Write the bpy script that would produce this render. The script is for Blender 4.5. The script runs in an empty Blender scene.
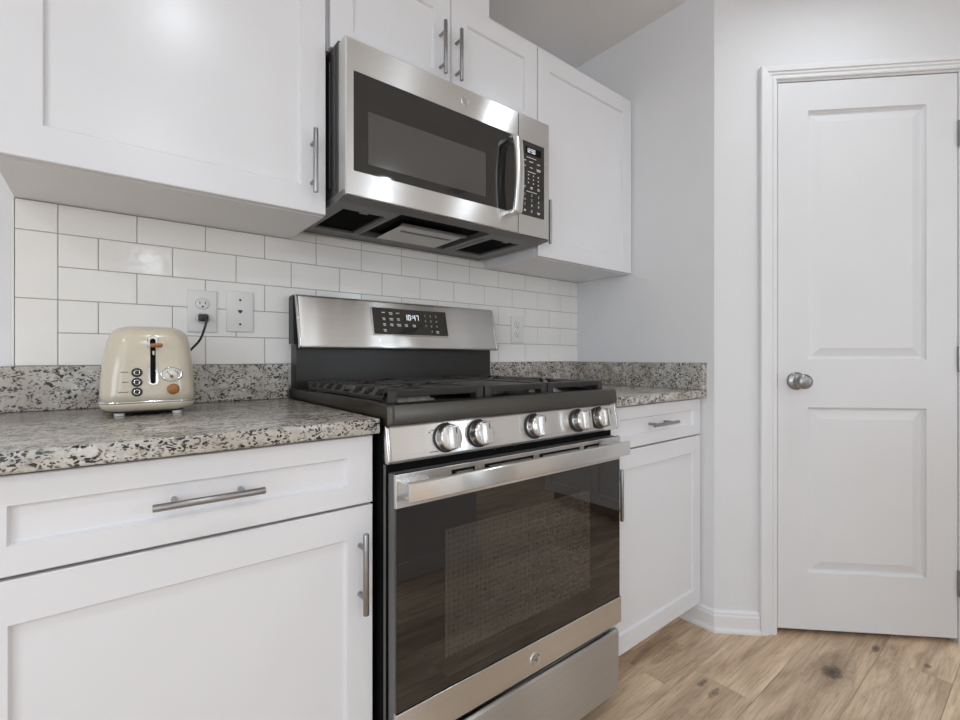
import bpy, bmesh, math, random
from mathutils import Vector, Matrix

PI = math.pi
random.seed(7)
scene = bpy.context.scene
COL = scene.collection

# ------------------------------------------------------------------ camera
cam_data = bpy.data.cameras.new('camera')
cam = bpy.data.objects.new('camera', cam_data)
COL.objects.link(cam)
cam.location = (-0.4323, -1.4885, 1.0359)
cam.rotation_euler = (PI / 2, 0, math.radians(51.375) - PI / 2)
cam_data.sensor_width = 36.0
cam_data.lens = 469.07 / 960 * 36.0
cam_data.shift_y = -2.56 / 960
cam_data.clip_start = 0.01
scene.camera = cam

# ------------------------------------------------------------------ world, lights, exposure
world = bpy.data.worlds.new('world')
scene.world = world
world.use_nodes = True
world.node_tree.nodes['Background'].inputs[0].default_value = (0.80, 0.88, 1.0, 1)
world.node_tree.nodes['Background'].inputs[1].default_value = 1.0
vs = scene.view_settings
vs.view_transform = 'Standard'
vs.look = 'None'
vs.exposure = -0.70
vs.gamma = 1.0
vs.use_curve_mapping = False
scene.cycles.max_bounces = 16
scene.cycles.diffuse_bounces = 10
scene.cycles.sample_clamp_indirect = 8.0


def area_light(name, loc, rot, sx, sy, power, color, shape='RECTANGLE', spread=None):
    l = bpy.data.lights.new(name, 'AREA')
    l.shape = shape
    l.size = sx
    if shape in ('RECTANGLE', 'ELLIPSE'):
        l.size_y = sy
    l.energy = power
    l.color = color
    if spread:
        l.spread = math.radians(spread)
    o = bpy.data.objects.new(name, l)
    COL.objects.link(o)
    o.location = loc
    o.rotation_euler = rot
    return o


WARM = (0.905, 0.985, 1.06)
DAY_FILL = (0.862, 0.97, 1.07)
DOWNLIGHTS = [(-0.21, -1.38), (1.28, -1.25), (1.27, -2.65), (-0.21, -2.70), (-1.70, -1.38), (-1.70, -2.70),
              (0.05, -4.3), (1.6, -4.3), (-1.7, -4.3)]
for lx, ly in DOWNLIGHTS:
    pw = {(1.28, -1.25): 4.6, (-0.21, -1.38): 4.6, (1.27, -2.65): 4.2}.get((lx, ly), 9.0)
    area_light('downlight_lamp', (lx, ly, 2.424), (0, 0, 0), 0.13, 0.13, pw, WARM, 'DISK', spread=165)
area_light('dining_lamp', (0.05, -6.2, 2.335), (0, 0, 0), 0.34, 0.34, 16, WARM, 'DISK')
# added fill lamps set at unseen, made-up windows behind and beside the camera
area_light('added_window_fill', (-2.25, -6.76, 1.25), (PI / 2, 0, 0), 1.5, 1.9, 31, DAY_FILL)
area_light('added_window_fill', (2.58, -5.65, 1.37), (PI / 2, 0, PI / 2), 0.6, 1.15, 54, DAY_FILL)
area_light('added_window_fill', (-3.16, -3.2, 1.3), (PI / 2, 0, -PI / 2), 2.4, 1.7, 84, DAY_FILL)

# ------------------------------------------------------------------ materials
def mat(name):
    m = bpy.data.materials.new(name)
    m.use_nodes = True
    nt = m.node_tree
    b = nt.nodes['Principled BSDF']
    return m, nt, b


def L(nt, a, b):
    nt.links.new(a, b)


def coords(nt, scale=(1, 1, 1), kind='Object'):
    tc = nt.nodes.new('ShaderNodeTexCoord')
    mp = nt.nodes.new('ShaderNodeMapping')
    mp.inputs['Scale'].default_value = scale
    L(nt, tc.outputs[kind], mp.inputs['Vector'])
    return mp.outputs['Vector']


def world_coords(nt, scale=(1, 1, 1)):
    g = nt.nodes.new('ShaderNodeNewGeometry')
    mp = nt.nodes.new('ShaderNodeMapping')
    mp.inputs['Scale'].default_value = scale
    L(nt, g.outputs['Position'], mp.inputs['Vector'])
    return mp.outputs['Vector']


def noise(nt, vec, scale, detail=3, rough=0.5):
    n = nt.nodes.new('ShaderNodeTexNoise')
    n.inputs['Scale'].default_value = scale
    n.inputs['Detail'].default_value = detail
    n.inputs['Roughness'].default_value = rough
    L(nt, vec, n.inputs['Vector'])
    return n


def ramp(nt, fac, stops, interp='LINEAR'):
    r = nt.nodes.new('ShaderNodeValToRGB')
    r.color_ramp.interpolation = interp
    els = r.color_ramp.elements
    while len(els) > 1:
        els.remove(els[-1])
    els[0].position = stops[0][0]
    els[0].color = (*stops[0][1], 1)
    for p, c in stops[1:]:
        e = els.new(p)
        e.color = (*c, 1)
    L(nt, fac, r.inputs['Fac'])
    return r.outputs['Color']


def mix(nt, fac, a, b, mode='MIX'):
    n = nt.nodes.new('ShaderNodeMix')
    n.data_type = 'RGBA'
    n.blend_type = mode
    for s, v in ((n.inputs[0], fac), (n.inputs[6], a), (n.inputs[7], b)):
        if hasattr(v, 'is_output'):
            L(nt, v, s)
        elif isinstance(v, (int, float)):
            s.default_value = v
        else:
            s.default_value = (*v, 1)
    return n.outputs[2]


def bump(nt, b, height, strength=0.1, dist=0.001):
    n = nt.nodes.new('ShaderNodeBump')
    n.inputs['Strength'].default_value = strength
    n.inputs['Distance'].default_value = dist
    L(nt, height, n.inputs['Height'])
    L(nt, n.outputs['Normal'], b.inputs['Normal'])


def plain(name, color, rough=0.5, metal=0.0, spec=0.5, bump_scale=None, bump_s=0.1, bump_d=0.001, var=0.03):
    m, nt, b = mat(name)
    v = world_coords(nt)
    n = noise(nt, v, 6.0, 2)
    c0 = tuple(max(0, c * (1 - var)) for c in color)
    c1 = tuple(min(1, c * (1 + var)) for c in color)
    L(nt, ramp(nt, n.outputs['Fac'], [(0.3, c0), (0.7, c1)]), b.inputs['Base Color'])
    b.inputs['Roughness'].default_value = rough
    b.inputs['Metallic'].default_value = metal
    b.inputs['Specular IOR Level'].default_value = spec
    if bump_scale:
        nb = noise(nt, v, bump_scale, 2)
        bump(nt, b, nb.outputs['Fac'], bump_s, bump_d)
    return m


M = {}
M['wall'] = plain('wall_paint', (0.71, 0.71, 0.72), 0.75, bump_scale=120, bump_s=0.25, bump_d=0.002, var=0.01)
M['ceiling'] = plain('ceiling_paint', (0.74, 0.735, 0.73), 0.9, bump_scale=90, bump_s=0.2, bump_d=0.002, var=0.015)
M['trim'] = plain('trim_paint', (0.74, 0.74, 0.75), 0.35, var=0.008)
M['door'] = plain('door_paint', (0.70, 0.70, 0.71), 0.38, var=0.008, bump_scale=60, bump_s=0.06)
M['cabinet'] = plain('cabinet_paint', (0.71, 0.71, 0.73), 0.25, var=0.008, bump_scale=160, bump_s=0.05, bump_d=0.0006)
M['grout'] = plain('grout', (0.40, 0.385, 0.36), 0.9)
M['plastic_white'] = plain('white_plastic', (0.74, 0.735, 0.72), 0.35)
M['black_enamel'] = plain('black_enamel', (0.012, 0.011, 0.010), 0.25, spec=0.4)
M['black_riser'] = plain('black_enamel_riser', (0.017, 0.0145, 0.012), 0.33, spec=0.4)
M['black_steel'] = plain('black_stainless', (0.105, 0.098, 0.088), 0.33, metal=1.0)
M['black_plastic'] = plain('black_plastic', (0.016, 0.016, 0.016), 0.4)
M['black_gap'] = plain('black_recess', (0.004, 0.004, 0.004), 0.8, spec=0.15)
M['cast_iron'] = plain('cast_iron', (0.026, 0.023, 0.021), 0.36, spec=0.45, bump_scale=300, bump_s=0.35, bump_d=0.001)
M['griddle'] = plain('griddle_iron', (0.045, 0.042, 0.040), 0.45, bump_scale=250, bump_s=0.3)
M['burner_cap'] = plain('burner_cap', (0.03, 0.03, 0.032), 0.45)
M['alu'] = plain('burner_aluminium', (0.45, 0.45, 0.46), 0.4, metal=1.0)
M['grey_metal'] = plain('painted_grey_metal', (0.19, 0.188, 0.183), 0.45, metal=0.5)
M['dark_metal'] = plain('dark_grey_metal', (0.085, 0.085, 0.083), 0.42, metal=0.6)
M['chrome'] = plain('chrome', (0.78, 0.77, 0.76), 0.08, metal=1.0, var=0.01)
M['nickel'] = plain('satin_nickel', (0.34, 0.335, 0.335), 0.3, metal=1.0)
M['pull'] = plain('brushed_nickel_pull', (0.33, 0.33, 0.335), 0.3, metal=1.0)
M['cream'] = plain('cream_lacquer', (0.58, 0.515, 0.41), 0.16, spec=0.6, var=0.01)
M['brown'] = plain('amber_brown_plastic', (0.31, 0.12, 0.03), 0.25)
M['ivory'] = plain('dial_ivory', (0.75, 0.72, 0.66), 0.4)
M['ink'] = plain('dark_ink', (0.03, 0.025, 0.022), 0.5)
M['grey_ink'] = plain('grey_ink', (0.10, 0.095, 0.09), 0.5)
M['legend'] = plain('white_legend', (0.62, 0.62, 0.60), 0.5)
M['lens'] = plain('lamp_lens', (0.55, 0.54, 0.52), 0.25)
M['toe'] = plain('toe_kick_oak_veneer', (0.30, 0.18, 0.10), 0.5, var=0.15)


def make_steel(name, color, rough, tangent, scale):
    m, nt, b = mat(name)
    v = world_coords(nt, scale)
    n = noise(nt, v, 1.0, 4, 0.6)
    c0 = tuple(c * 0.94 for c in color)
    c1 = tuple(min(1, c * 1.05) for c in color)
    L(nt, ramp(nt, n.outputs['Fac'], [(0.3, c0), (0.7, c1)]), b.inputs['Base Color'])
    b.inputs['Metallic'].default_value = 1.0
    b.inputs['Roughness'].default_value = rough
    b.inputs['Anisotropic'].default_value = 1.0
    cx = nt.nodes.new('ShaderNodeCombineXYZ')
    for i in range(3):
        cx.inputs[i].default_value = tangent[i]
    L(nt, cx.outputs[0], b.inputs['Tangent'])
    return m


M['steel'] = make_steel('brushed_stainless', (0.735, 0.728, 0.715), 0.26, (0, 0, 1), (3, 400, 400))
M['steel_dull'] = make_steel('brushed_stainless_drawer', (0.69, 0.685, 0.672), 0.38, (0, 0, 1), (3, 400, 400))
M['steel_plain'] = plain('polished_stainless', (0.66, 0.64, 0.62), 0.2, metal=1.0, var=0.02)


def emitter(name, color, s):
    m, nt, b = mat(name)
    b.inputs['Base Color'].default_value = (0.02, 0.02, 0.02, 1)
    b.inputs['Emission Color'].default_value = (*color, 1)
    b.inputs['Emission Strength'].default_value = s
    return m


M['led'] = emitter('led_digits', (0.9, 0.96, 1.0), 1.6)


def make_black_glass(name, base, rough, spec=0.9):
    m, nt, b = mat(name)
    v = world_coords(nt)
    n = noise(nt, v, 3.0, 2)
    L(nt, ramp(nt, n.outputs['Fac'], [(0.3, tuple(c * 0.9 for c in base)), (0.7, tuple(c * 1.1 for c in base))]), b.inputs['Base Color'])
    b.inputs['Roughness'].default_value = rough
    b.inputs['IOR'].default_value = 1.5 + 0.5 * spec
    return m


M['black_glass'] = make_black_glass('black_glass', (0.010, 0.0095, 0.009), 0.03, 0.5)
M['oven_glass'] = make_black_glass('oven_door_glass', (0.008, 0.0075, 0.007), 0.015, 0.5)


def make_screen(name, c_lo, c_hi, scale, rough, ior):
    # fine perforated shielding screen behind glass: dot pattern
    m, nt, b = mat(name)
    v = world_coords(nt, (scale, 1, scale))
    vo = nt.nodes.new('ShaderNodeTexVoronoi')
    vo.inputs['Scale'].default_value = 1.0
    vo.inputs['Randomness'].default_value = 0.15
    L(nt, v, vo.inputs['Vector'])
    L(nt, ramp(nt, vo.outputs['Distance'], [(0.2, c_lo), (0.6, c_hi)]), b.inputs['Base Color'])
    b.inputs['Roughness'].default_value = rough
    b.inputs['IOR'].default_value = ior
    return m


M['oven_screen'] = make_screen('oven_window_screen', (0.028, 0.025, 0.021), (0.046, 0.040, 0.034), 80, 0.03, 1.7)
M['mw_screen'] = make_screen('microwave_window_screen', (0.030, 0.029, 0.028), (0.06, 0.058, 0.056), 500, 0.09, 1.8)
M['filter'] = make_screen('grease_filter_mesh', (0.002, 0.002, 0.002), (0.008, 0.008, 0.008), 300, 0.9, 1.15)

# tile
m, nt, b = mat('glazed_white_tile')
v = world_coords(nt)
n = noise(nt, v, 4.0, 2)
L(nt, ramp(nt, n.outputs['Fac'], [(0.3, (0.79, 0.775, 0.75)), (0.7, (0.83, 0.815, 0.79))]), b.inputs['Base Color'])
b.inputs['Roughness'].default_value = 0.10
n2 = noise(nt, v, 22.0, 2)
bump(nt, b, n2.outputs['Fac'], 0.16, 0.004)
M['tile'] = m

# granite
m, nt, b = mat('speckled_granite')
v = world_coords(nt, (0.72, 1.0, 1.0))
nb = noise(nt, v, 24.0, 4, 0.65)
base = ramp(nt, nb.outputs['Fac'], [(0.28, (0.27, 0.245, 0.215)), (0.42, (0.43, 0.405, 0.365)), (0.58, (0.56, 0.54, 0.50)), (0.75, (0.62, 0.605, 0.57))])
nw = noise(nt, v, 120.0, 3, 0.6)
base = mix(nt, 0.35, base, ramp(nt, nw.outputs['Fac'], [(0.35, (0.30, 0.28, 0.255)), (0.5, (0.52, 0.50, 0.465)), (0.65, (0.70, 0.69, 0.665))]))
ncl = noise(nt, v, 9.0, 3)
base = mix(nt, ramp(nt, ncl.outputs['Fac'], [(0.42, (0, 0, 0)), (0.62, (0.75, 0.75, 0.75))]), base, (0.36, 0.315, 0.262))
warp = nt.nodes.new('ShaderNodeVectorMath'); warp.operation = 'MULTIPLY_ADD'
nv = noise(nt, v, 75.0, 3)
L(nt, nv.outputs['Color'], warp.inputs[0]); warp.inputs[1].default_value = (0.022, 0.022, 0.022); L(nt, v, warp.inputs[2])
def specks(scale, thresh, soft, clump_scale, clump_lo, clump_hi):
    vo = nt.nodes.new('ShaderNodeTexVoronoi'); vo.inputs['Scale'].default_value = scale
    L(nt, warp.outputs[0], vo.inputs['Vector'])
    s = ramp(nt, vo.outputs['Distance'], [(thresh, (1, 1, 1)), (thresh + soft, (0, 0, 0))])
    nc = noise(nt, v, clump_scale, 2)
    k = ramp(nt, nc.outputs['Fac'], [(clump_lo, (0, 0, 0)), (clump_hi, (1, 1, 1))])
    return mix(nt, 1.0, s, k, 'MULTIPLY')
base = mix(nt, specks(130.0, 0.30, 0.10, 40.0, 0.46, 0.54), base, (0.15, 0.13, 0.115))
base = mix(nt, specks(160.0, 0.37, 0.07, 38.0, 0.48, 0.53), base, (0.020, 0.018, 0.017))
base = mix(nt, specks(220.0, 0.34, 0.10, 60.0, 0.47, 0.55), base, (0.05, 0.045, 0.04))
L(nt, base, b.inputs['Base Color'])
b.inputs['Roughness'].default_value = 0.18
M['granite'] = m

# oak plank floor: every plank carries a random tint and offset in vertex data
m, nt, b = mat('oak_plank_floor')
at = nt.nodes.new('ShaderNodeAttribute'); at.attribute_name = 'plank'
g = nt.nodes.new('ShaderNodeNewGeometry')
off = nt.nodes.new('ShaderNodeVectorMath'); off.operation = 'MULTIPLY_ADD'
L(nt, at.outputs['Color'], off.inputs[0]); off.inputs[1].default_value = (13.0, 7.0, 5.0); L(nt, g.outputs['Position'], off.inputs[2])
def mapped(sc):
    mp = nt.nodes.new('ShaderNodeMapping'); mp.inputs['Scale'].default_value = sc
    L(nt, off.outputs[0], mp.inputs['Vector']); return mp.outputs['Vector']
ng = noise(nt, mapped((3.0, 20.0, 1.0)), 1.0, 5, 0.62); ng.inputs['Distortion'].default_value = 1.2
fine = noise(nt, mapped((9.0, 220.0, 1.0)), 1.0, 3, 0.7)
big = noise(nt, mapped((1.1, 4.5, 1.0)), 1.0, 3)
# cathedral grain: rings of a stretched noise field
nr = noise(nt, mapped((0.75, 5.0, 1.0)), 1.0, 2, 0.4)
mul = nt.nodes.new('ShaderNodeMath'); mul.operation = 'MULTIPLY'; mul.inputs[1].default_value = 44.0
L(nt, nr.outputs['Fac'], mul.inputs[0])
sn = nt.nodes.new('ShaderNodeMath'); sn.operation = 'SINE'; L(nt, mul.outputs[0], sn.inputs[0])
sn2 = nt.nodes.new('ShaderNodeMath'); sn2.operation = 'MULTIPLY_ADD'; sn2.inputs[1].default_value = 0.5; sn2.inputs[2].default_value = 0.5
L(nt, sn.outputs[0], sn2.inputs[0])
c = ramp(nt, big.outputs['Fac'], [(0.32, (0.557, 0.429, 0.313)), (0.5, (0.684, 0.551, 0.418)), (0.68, (0.800, 0.667, 0.528))])
c = mix(nt, 1.0, c, ramp(nt, ng.outputs['Fac'], [(0.30, (0.66, 0.62, 0.58)), (0.45, (0.92, 0.91, 0.90)), (0.62, (1.08, 1.08, 1.08))]), 'MULTIPLY')
c = mix(nt, 1.0, c, (1.14, 1.10, 1.04), 'MULTIPLY')
c = mix(nt, 0.6, c, ramp(nt, sn2.outputs[0], [(0.0, (1.05, 1.05, 1.05)), (0.6, (1.0, 1.0, 1.0)), (1.0, (0.74, 0.70, 0.66))]), 'MULTIPLY')
c = mix(nt, 0.9, c, ramp(nt, fine.outputs['Fac'], [(0.32, (0.72, 0.68, 0.64)), (0.50, (1.0, 1.0, 1.0)), (0.7, (1.07, 1.07, 1.07))]), 'MULTIPLY')
sep = nt.nodes.new('ShaderNodeSeparateColor'); L(nt, at.outputs['Color'], sep.inputs[0])
tint = ramp(nt, sep.outputs[2], [(0.0, (0.74, 0.72, 0.70)), (1.0, (1.15, 1.15, 1.15))])
c = mix(nt, 1.0, c, tint, 'MULTIPLY')
def knot(x, y, rx, ry, col, a):
    global c
    mp = nt.nodes.new('ShaderNodeMapping'); mp.inputs['Location'].default_value = (-x / rx, -y / ry, 0); mp.inputs['Scale'].default_value = (1 / rx, 1 / ry, 0)
    L(nt, g.outputs['Position'], mp.inputs['Vector'])
    nz = noise(nt, g.outputs['Position'], 60.0, 2)
    ad = nt.nodes.new('ShaderNodeVectorMath'); ad.operation = 'MULTIPLY_ADD'
    L(nt, nz.outputs['Color'], ad.inputs[0]); ad.inputs[1].default_value = (0.9, 0.9, 0); L(nt, mp.outputs[0], ad.inputs[2])
    sb = nt.nodes.new('ShaderNodeVectorMath'); sb.operation = 'SUBTRACT'; L(nt, ad.outputs[0], sb.inputs[0]); sb.inputs[1].default_value = (0.45, 0.45, 0)
    ln = nt.nodes.new('ShaderNodeVectorMath'); ln.operation = 'LENGTH'; L(nt, sb.outputs[0], ln.inputs[0])
    f = ramp(nt, ln.outputs['Value'], [(0.25, (a, a, a)), (0.45, (a * .55,) * 3), (0.55, (a * .95,) * 3), (0.72, (a * .45,) * 3), (0.85, (a * .5,) * 3), (1.0, (0, 0, 0))])
    c = mix(nt, f, c, col)
knot(1.420, -1.005, 0.16, 0.065, (0.27, 0.19, 0.13), 0.55)
knot(1.416, -1.012, 0.046, 0.028, (0.06, 0.038, 0.024), 0.95)
knot(1.685, -1.069, 0.030, 0.012, (0.04, 0.028, 0.02), 0.9)
knot(1.033, -0.772, 0.030, 0.010, (0.06, 0.042, 0.03), 0.8)
knot(1.02, -0.815, 0.040, 0.012, (0.09, 0.06, 0.04), 0.7)
knot(1.53, -0.79, 0.020, 0.008, (0.07, 0.05, 0.035), 0.8)
knot(1.70, -1.20, 0.018, 0.010, (0.07, 0.05, 0.035), 0.8)
knot(1.12, -0.62, 0.07, 0.03, (0.20, 0.135, 0.09), 0.55)
L(nt, c, b.inputs['Base Color'])
b.inputs['Roughness'].default_value = 0.42
bump(nt, b, fine.outputs['Fac'], 0.12, 0.001)
M['floor'] = m

# ------------------------------------------------------------------ mesh helpers
ORIGIN = {}      # object name -> mesh origin in its root's frame


class MB:
    def __init__(self):
        self.bm = bmesh.new()

    def _merge(self, other, mtx=None):
        me = bpy.data.meshes.new('tmp')
        if mtx is not None:
            bmesh.ops.transform(other, matrix=mtx, verts=other.verts)
        other.to_mesh(me)
        other.free()
        self.bm.from_mesh(me)
        bpy.data.meshes.remove(me)
        return self

    def box(self, x0, x1, y0, y1, z0, z1, bev=0.0, seg=2, mtx=None):
        t = bmesh.new()
        bmesh.ops.create_cube(t, size=1.0)
        bmesh.ops.transform(t, matrix=Matrix.Translation(((x0 + x1) / 2, (y0 + y1) / 2, (z0 + z1) / 2)) @ Matrix.Diagonal((abs(x1 - x0), abs(y1 - y0), abs(z1 - z0), 1)), verts=t.verts)
        if bev > 0:
            bmesh.ops.bevel(t, geom=t.edges[:], offset=bev, segments=seg, profile=0.5, affect='EDGES')
        return self._merge(t, mtx)

    def cyl(self, p0, p1, r0, r1=None, n=24, cap=True, bev=0.0):
        r1 = r0 if r1 is None else r1
        p0, p1 = Vector(p0), Vector(p1)
        d = p1 - p0
        t = bmesh.new()
        bmesh.ops.create_cone(t, cap_ends=cap, segments=n, radius1=r0, radius2=r1, depth=d.length)
        if bev > 0:
            es = [e for e in t.edges if abs(e.verts[0].co.z - e.verts[1].co.z) < 1e-6]
            bmesh.ops.bevel(t, geom=es, offset=bev, segments=2, profile=0.5, affect='EDGES')
        q = Vector((0, 0, 1)).rotation_difference(d.normalized())
        return self._merge(t, Matrix.Translation((p0 + p1) / 2) @ q.to_matrix().to_4x4())

    def lathe(self, profile, origin, axis, n=32, scale=(1, 1), flat=False):
        """profile: (radius, height) pairs along axis"""
        t = bmesh.new()
        rings = []
        for r, h in profile:
            if r < 1e-6:
                rings.append([t.verts.new((0, 0, h))])
            else:
                rings.append([t.verts.new((r * scale[0] * math.cos(2 * PI * i / n), r * scale[1] * math.sin(2 * PI * i / n), h)) for i in range(n)])
        for a, b_ in zip(rings, rings[1:]):
            if len(a) == 1 and len(b_) == 1:
                continue
            for i in range(n):
                j = (i + 1) % n
                if len(a) == 1:
                    t.faces.new((a[0], b_[j], b_[i]))
                elif len(b_) == 1:
                    t.faces.new((a[i], a[j], b_[0]))
                else:
                    t.faces.new((a[i], a[j], b_[j], b_[i]))
        for f in t.faces:
            f.smooth = not flat
        bmesh.ops.recalc_face_normals(t, faces=t.faces)
        q = Vector((0, 0, 1)).rotation_difference(Vector(axis).normalized())
        return self._merge(t, Matrix.Translation(origin) @ q.to_matrix().to_4x4())

    def tube(self, pts, r, n=10):
        pts = [Vector(p) for p in pts]
        t = bmesh.new()
        rings = []
        up = Vector((0.123, 0.456, 0.88)).normalized()
        for i, p in enumerate(pts):
            d = (pts[min(i + 1, len(pts) - 1)] - pts[max(i - 1, 0)]).normalized()
            s = d.cross(up).normalized()
            w = s.cross(d)
            rings.append([t.verts.new(p + s * r * math.cos(2 * PI * k / n) + w * r * math.sin(2 * PI * k / n)) for k in range(n)])
        for a, b_ in zip(rings, rings[1:]):
            for k in range(n):
                f = t.faces.new((a[k], a[(k + 1) % n], b_[(k + 1) % n], b_[k]))
                f.smooth = True
        t.faces.new(rings[0][::-1])
        t.faces.new(rings[-1])
        bmesh.ops.recalc_face_normals(t, faces=t.faces)
        return self._merge(t)

    def prism(self, poly, axis, a0, a1, bev=0.0, mtx=None):
        """poly in the two other axes (order: x->(y,z), y->(x,z), z->(x,y)), extruded from a0 to a1"""
        t = bmesh.new()

        def P(u, w, a):
            return {'x': (a, u, w), 'y': (u, a, w), 'z': (u, w, a)}[axis]
        A = [t.verts.new(P(u, w, a0)) for u, w in poly]
        B = [t.verts.new(P(u, w, a1)) for u, w in poly]
        k = len(poly)
        t.faces.new(A)
        t.faces.new(B[::-1])
        for i in range(k):
            t.faces.new((A[i], B[i], B[(i + 1) % k], A[(i + 1) % k]))
        bmesh.ops.recalc_face_normals(t, faces=t.faces)
        if bev > 0:
            bmesh.ops.bevel(t, geom=t.edges[:], offset=bev, segments=2, profile=0.5, affect='EDGES')
        return self._merge(t, mtx)

    def loft(self, rings, cap=True, smooth=True):
        t = bmesh.new()
        R = [[t.verts.new(p) for p in r] for r in rings]
        n = len(R[0])
        for a, b_ in zip(R, R[1:]):
            for k in range(n):
                f = t.faces.new((a[k], a[(k + 1) % n], b_[(k + 1) % n], b_[k]))
                f.smooth = smooth
        if cap:
            t.faces.new(R[0][::-1])
            t.faces.new(R[-1])
        bmesh.ops.recalc_face_normals(t, faces=t.faces)
        return self._merge(t)

    def sweep(self, path, profile, up_normal):
        """profile: (w, d): w across (to the left of travel in the plane), d along up_normal; mitred corners; open path"""
        nrm = Vector(up_normal).normalized()
        pts = [Vector(p) for p in path]
        rings = []
        for i, p in enumerate(pts):
            dirs = []
            if i > 0:
                dirs.append((pts[i] - pts[i - 1]).normalized())
            if i < len(pts) - 1:
                dirs.append((pts[i + 1] - pts[i]).normalized())
            sides = [nrm.cross(d) for d in dirs]
            s = sum(sides, Vector()).normalized()
            s = s / s.dot(sides[0])
            rings.append([p + s * w + nrm * d for w, d in profile])
        return self.loft(rings, True, False)

    def quad(self, a, b_, c_, d):
        vsx = [self.bm.verts.new(p) for p in (a, b_, c_, d)]
        self.bm.faces.new(vsx)
        return self

    def panel_slab(self, x0, x1, z0, z1, yf, yb, holes, rings, edge=0.0015):
        """front at y=yf (facing -y), back at yb; holes = [(hx0,hx1,hz0,hz1)] sharing one x range; rings = [(inset, depth)]"""
        t = bmesh.new()
        hx0, hx1 = holes[0][0], holes[0][1]
        e = edge
        X = [x0 + e, hx0, hx1, x1 - e]
        Zs = [z0 + e] + sorted([h for q in holes for h in q[2:]]) + [z1 - e]
        V = {}

        def vv(x, y, z):
            k = (round(x, 6), round(y, 6), round(z, 6))
            if k not in V:
                V[k] = t.verts.new((x, y, z))
            return V[k]

        def face(*ps):
            t.faces.new([vv(*p) for p in ps])
        for i in range(3):
            for j in range(len(Zs) - 1):
                if i == 1 and j % 2 == 1:
                    continue
                face((X[i], yf, Zs[j]), (X[i + 1], yf, Zs[j]), (X[i + 1], yf, Zs[j + 1]), (X[i], yf, Zs[j + 1]))
        for q in holes:
            pr = [(q[0], yf, q[2]), (q[1], yf, q[2]), (q[1], yf, q[3]), (q[0], yf, q[3])]
            for ins, dep in rings:
                cr = [(q[0] + ins, yf + dep, q[2] + ins), (q[1] - ins, yf + dep, q[2] + ins), (q[1] - ins, yf + dep, q[3] - ins), (q[0] + ins, yf + dep, q[3] - ins)]
                for k in range(4):
                    face(pr[k], pr[(k + 1) % 4], cr[(k + 1) % 4], cr[k])
                pr = cr
            face(*pr)
        # eased outer edge, sides, back
        zz0, zz1 = Zs[0], Zs[-1]
        for j in range(len(Zs) - 1):
            face((x0, yf + e, Zs[j] if j else z0), (X[0], yf, Zs[j]), (X[0], yf, Zs[j + 1]), (x0, yf + e, Zs[j + 1] if j < len(Zs) - 2 else z1))
            face((x1, yf + e, Zs[j] if j else z0), (X[3], yf, Zs[j]), (X[3], yf, Zs[j + 1]), (x1, yf + e, Zs[j + 1] if j < len(Zs) - 2 else z1))
        for i in range(3):
            xa, xb = (X[i] if i else x0), (X[i + 1] if i < 2 else x1)
            face((xa, yf + e, z0), (xb, yf + e, z0), (X[i + 1], yf, zz0), (X[i], yf, zz0))
            face((xa, yf + e, z1), (xb, yf + e, z1), (X[i + 1], yf, zz1), (X[i], yf, zz1))
        fr = [(x0, yf + e, z0), (x1, yf + e, z0), (x1, yf + e, z1), (x0, yf + e, z1)]
        bk = [(x0, yb, z0), (x1, yb, z0), (x1, yb, z1), (x0, yb, z1)]
        for k in range(4):
            t.faces.new([t.verts.new(p) for p in (fr[k], fr[(k + 1) % 4], bk[(k + 1) % 4], bk[k])])
        t.faces.new([t.verts.new(p) for p in bk])
        bmesh.ops.remove_doubles(t, verts=t.verts, dist=1e-5)
        bmesh.ops.recalc_face_normals(t, faces=t.faces)
        return self._merge(t)

    def text(self, s, size, mtx, depth=0.0004):
        cu = bpy.data.curves.new('txt', 'FONT')
        cu.body = s
        cu.size = size
        cu.align_x = 'CENTER'
        cu.align_y = 'CENTER'
        cu.extrude = depth
        cu.resolution_u = 3
        o = bpy.data.objects.new('txt', cu)
        COL.objects.link(o)
        bpy.context.view_layer.update()
        dg = bpy.context.evaluated_depsgraph_get()
        me = bpy.data.meshes.new_from_object(o.evaluated_get(dg))
        me.transform(mtx)
        self.bm.from_mesh(me)
        bpy.data.meshes.remove(me)
        bpy.data.objects.remove(o)
        bpy.data.curves.remove(cu)
        return self

    def build(self, name, material, parent=None, root=None, smooth_angle=None, mtx=None):
        bm = self.bm
        if mtx is not None:
            bmesh.ops.transform(bm, matrix=mtx, verts=bm.verts)
        xs = [v_.co for v_ in bm.verts]
        lo = Vector((min(p.x for p in xs), min(p.y for p in xs), min(p.z for p in xs)))
        hi = Vector((max(p.x for p in xs), max(p.y for p in xs), max(p.z for p in xs)))
        c_ = (lo + hi) / 2
        if parent is None:
            c_.z = lo.z
        bmesh.ops.translate(bm, verts=bm.verts, vec=-c_)
        me = bpy.data.meshes.new(name)
        bm.to_mesh(me)
        bm.free()
        me.materials.append(material)
        o = bpy.data.objects.new(name, me)
        COL.objects.link(o)
        po = Vector((0, 0, 0))
        if parent is not None:
            o.parent = parent
            po = ORIGIN[parent.name]
        o.location = c_ - po
        ORIGIN[o.name] = c_
        if smooth_angle:
            for p in me.polygons:
                p.use_smooth = True
            me.set_sharp_from_angle(angle=math.radians(smooth_angle))
        return o


def thing(name, label, cat, loc, group=None, rotz=0.0, local=False):
    o = bpy.data.objects.new(name, None)
    o.empty_display_size = 0.05
    COL.objects.link(o)
    o.location = loc
    o.rotation_euler = (0, 0, rotz)
    ORIGIN[o.name] = Vector((0, 0, 0)) if local else Vector(loc)
    o['label'] = label
    o['category'] = cat
    if group:
        o['group'] = group
    return o


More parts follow.
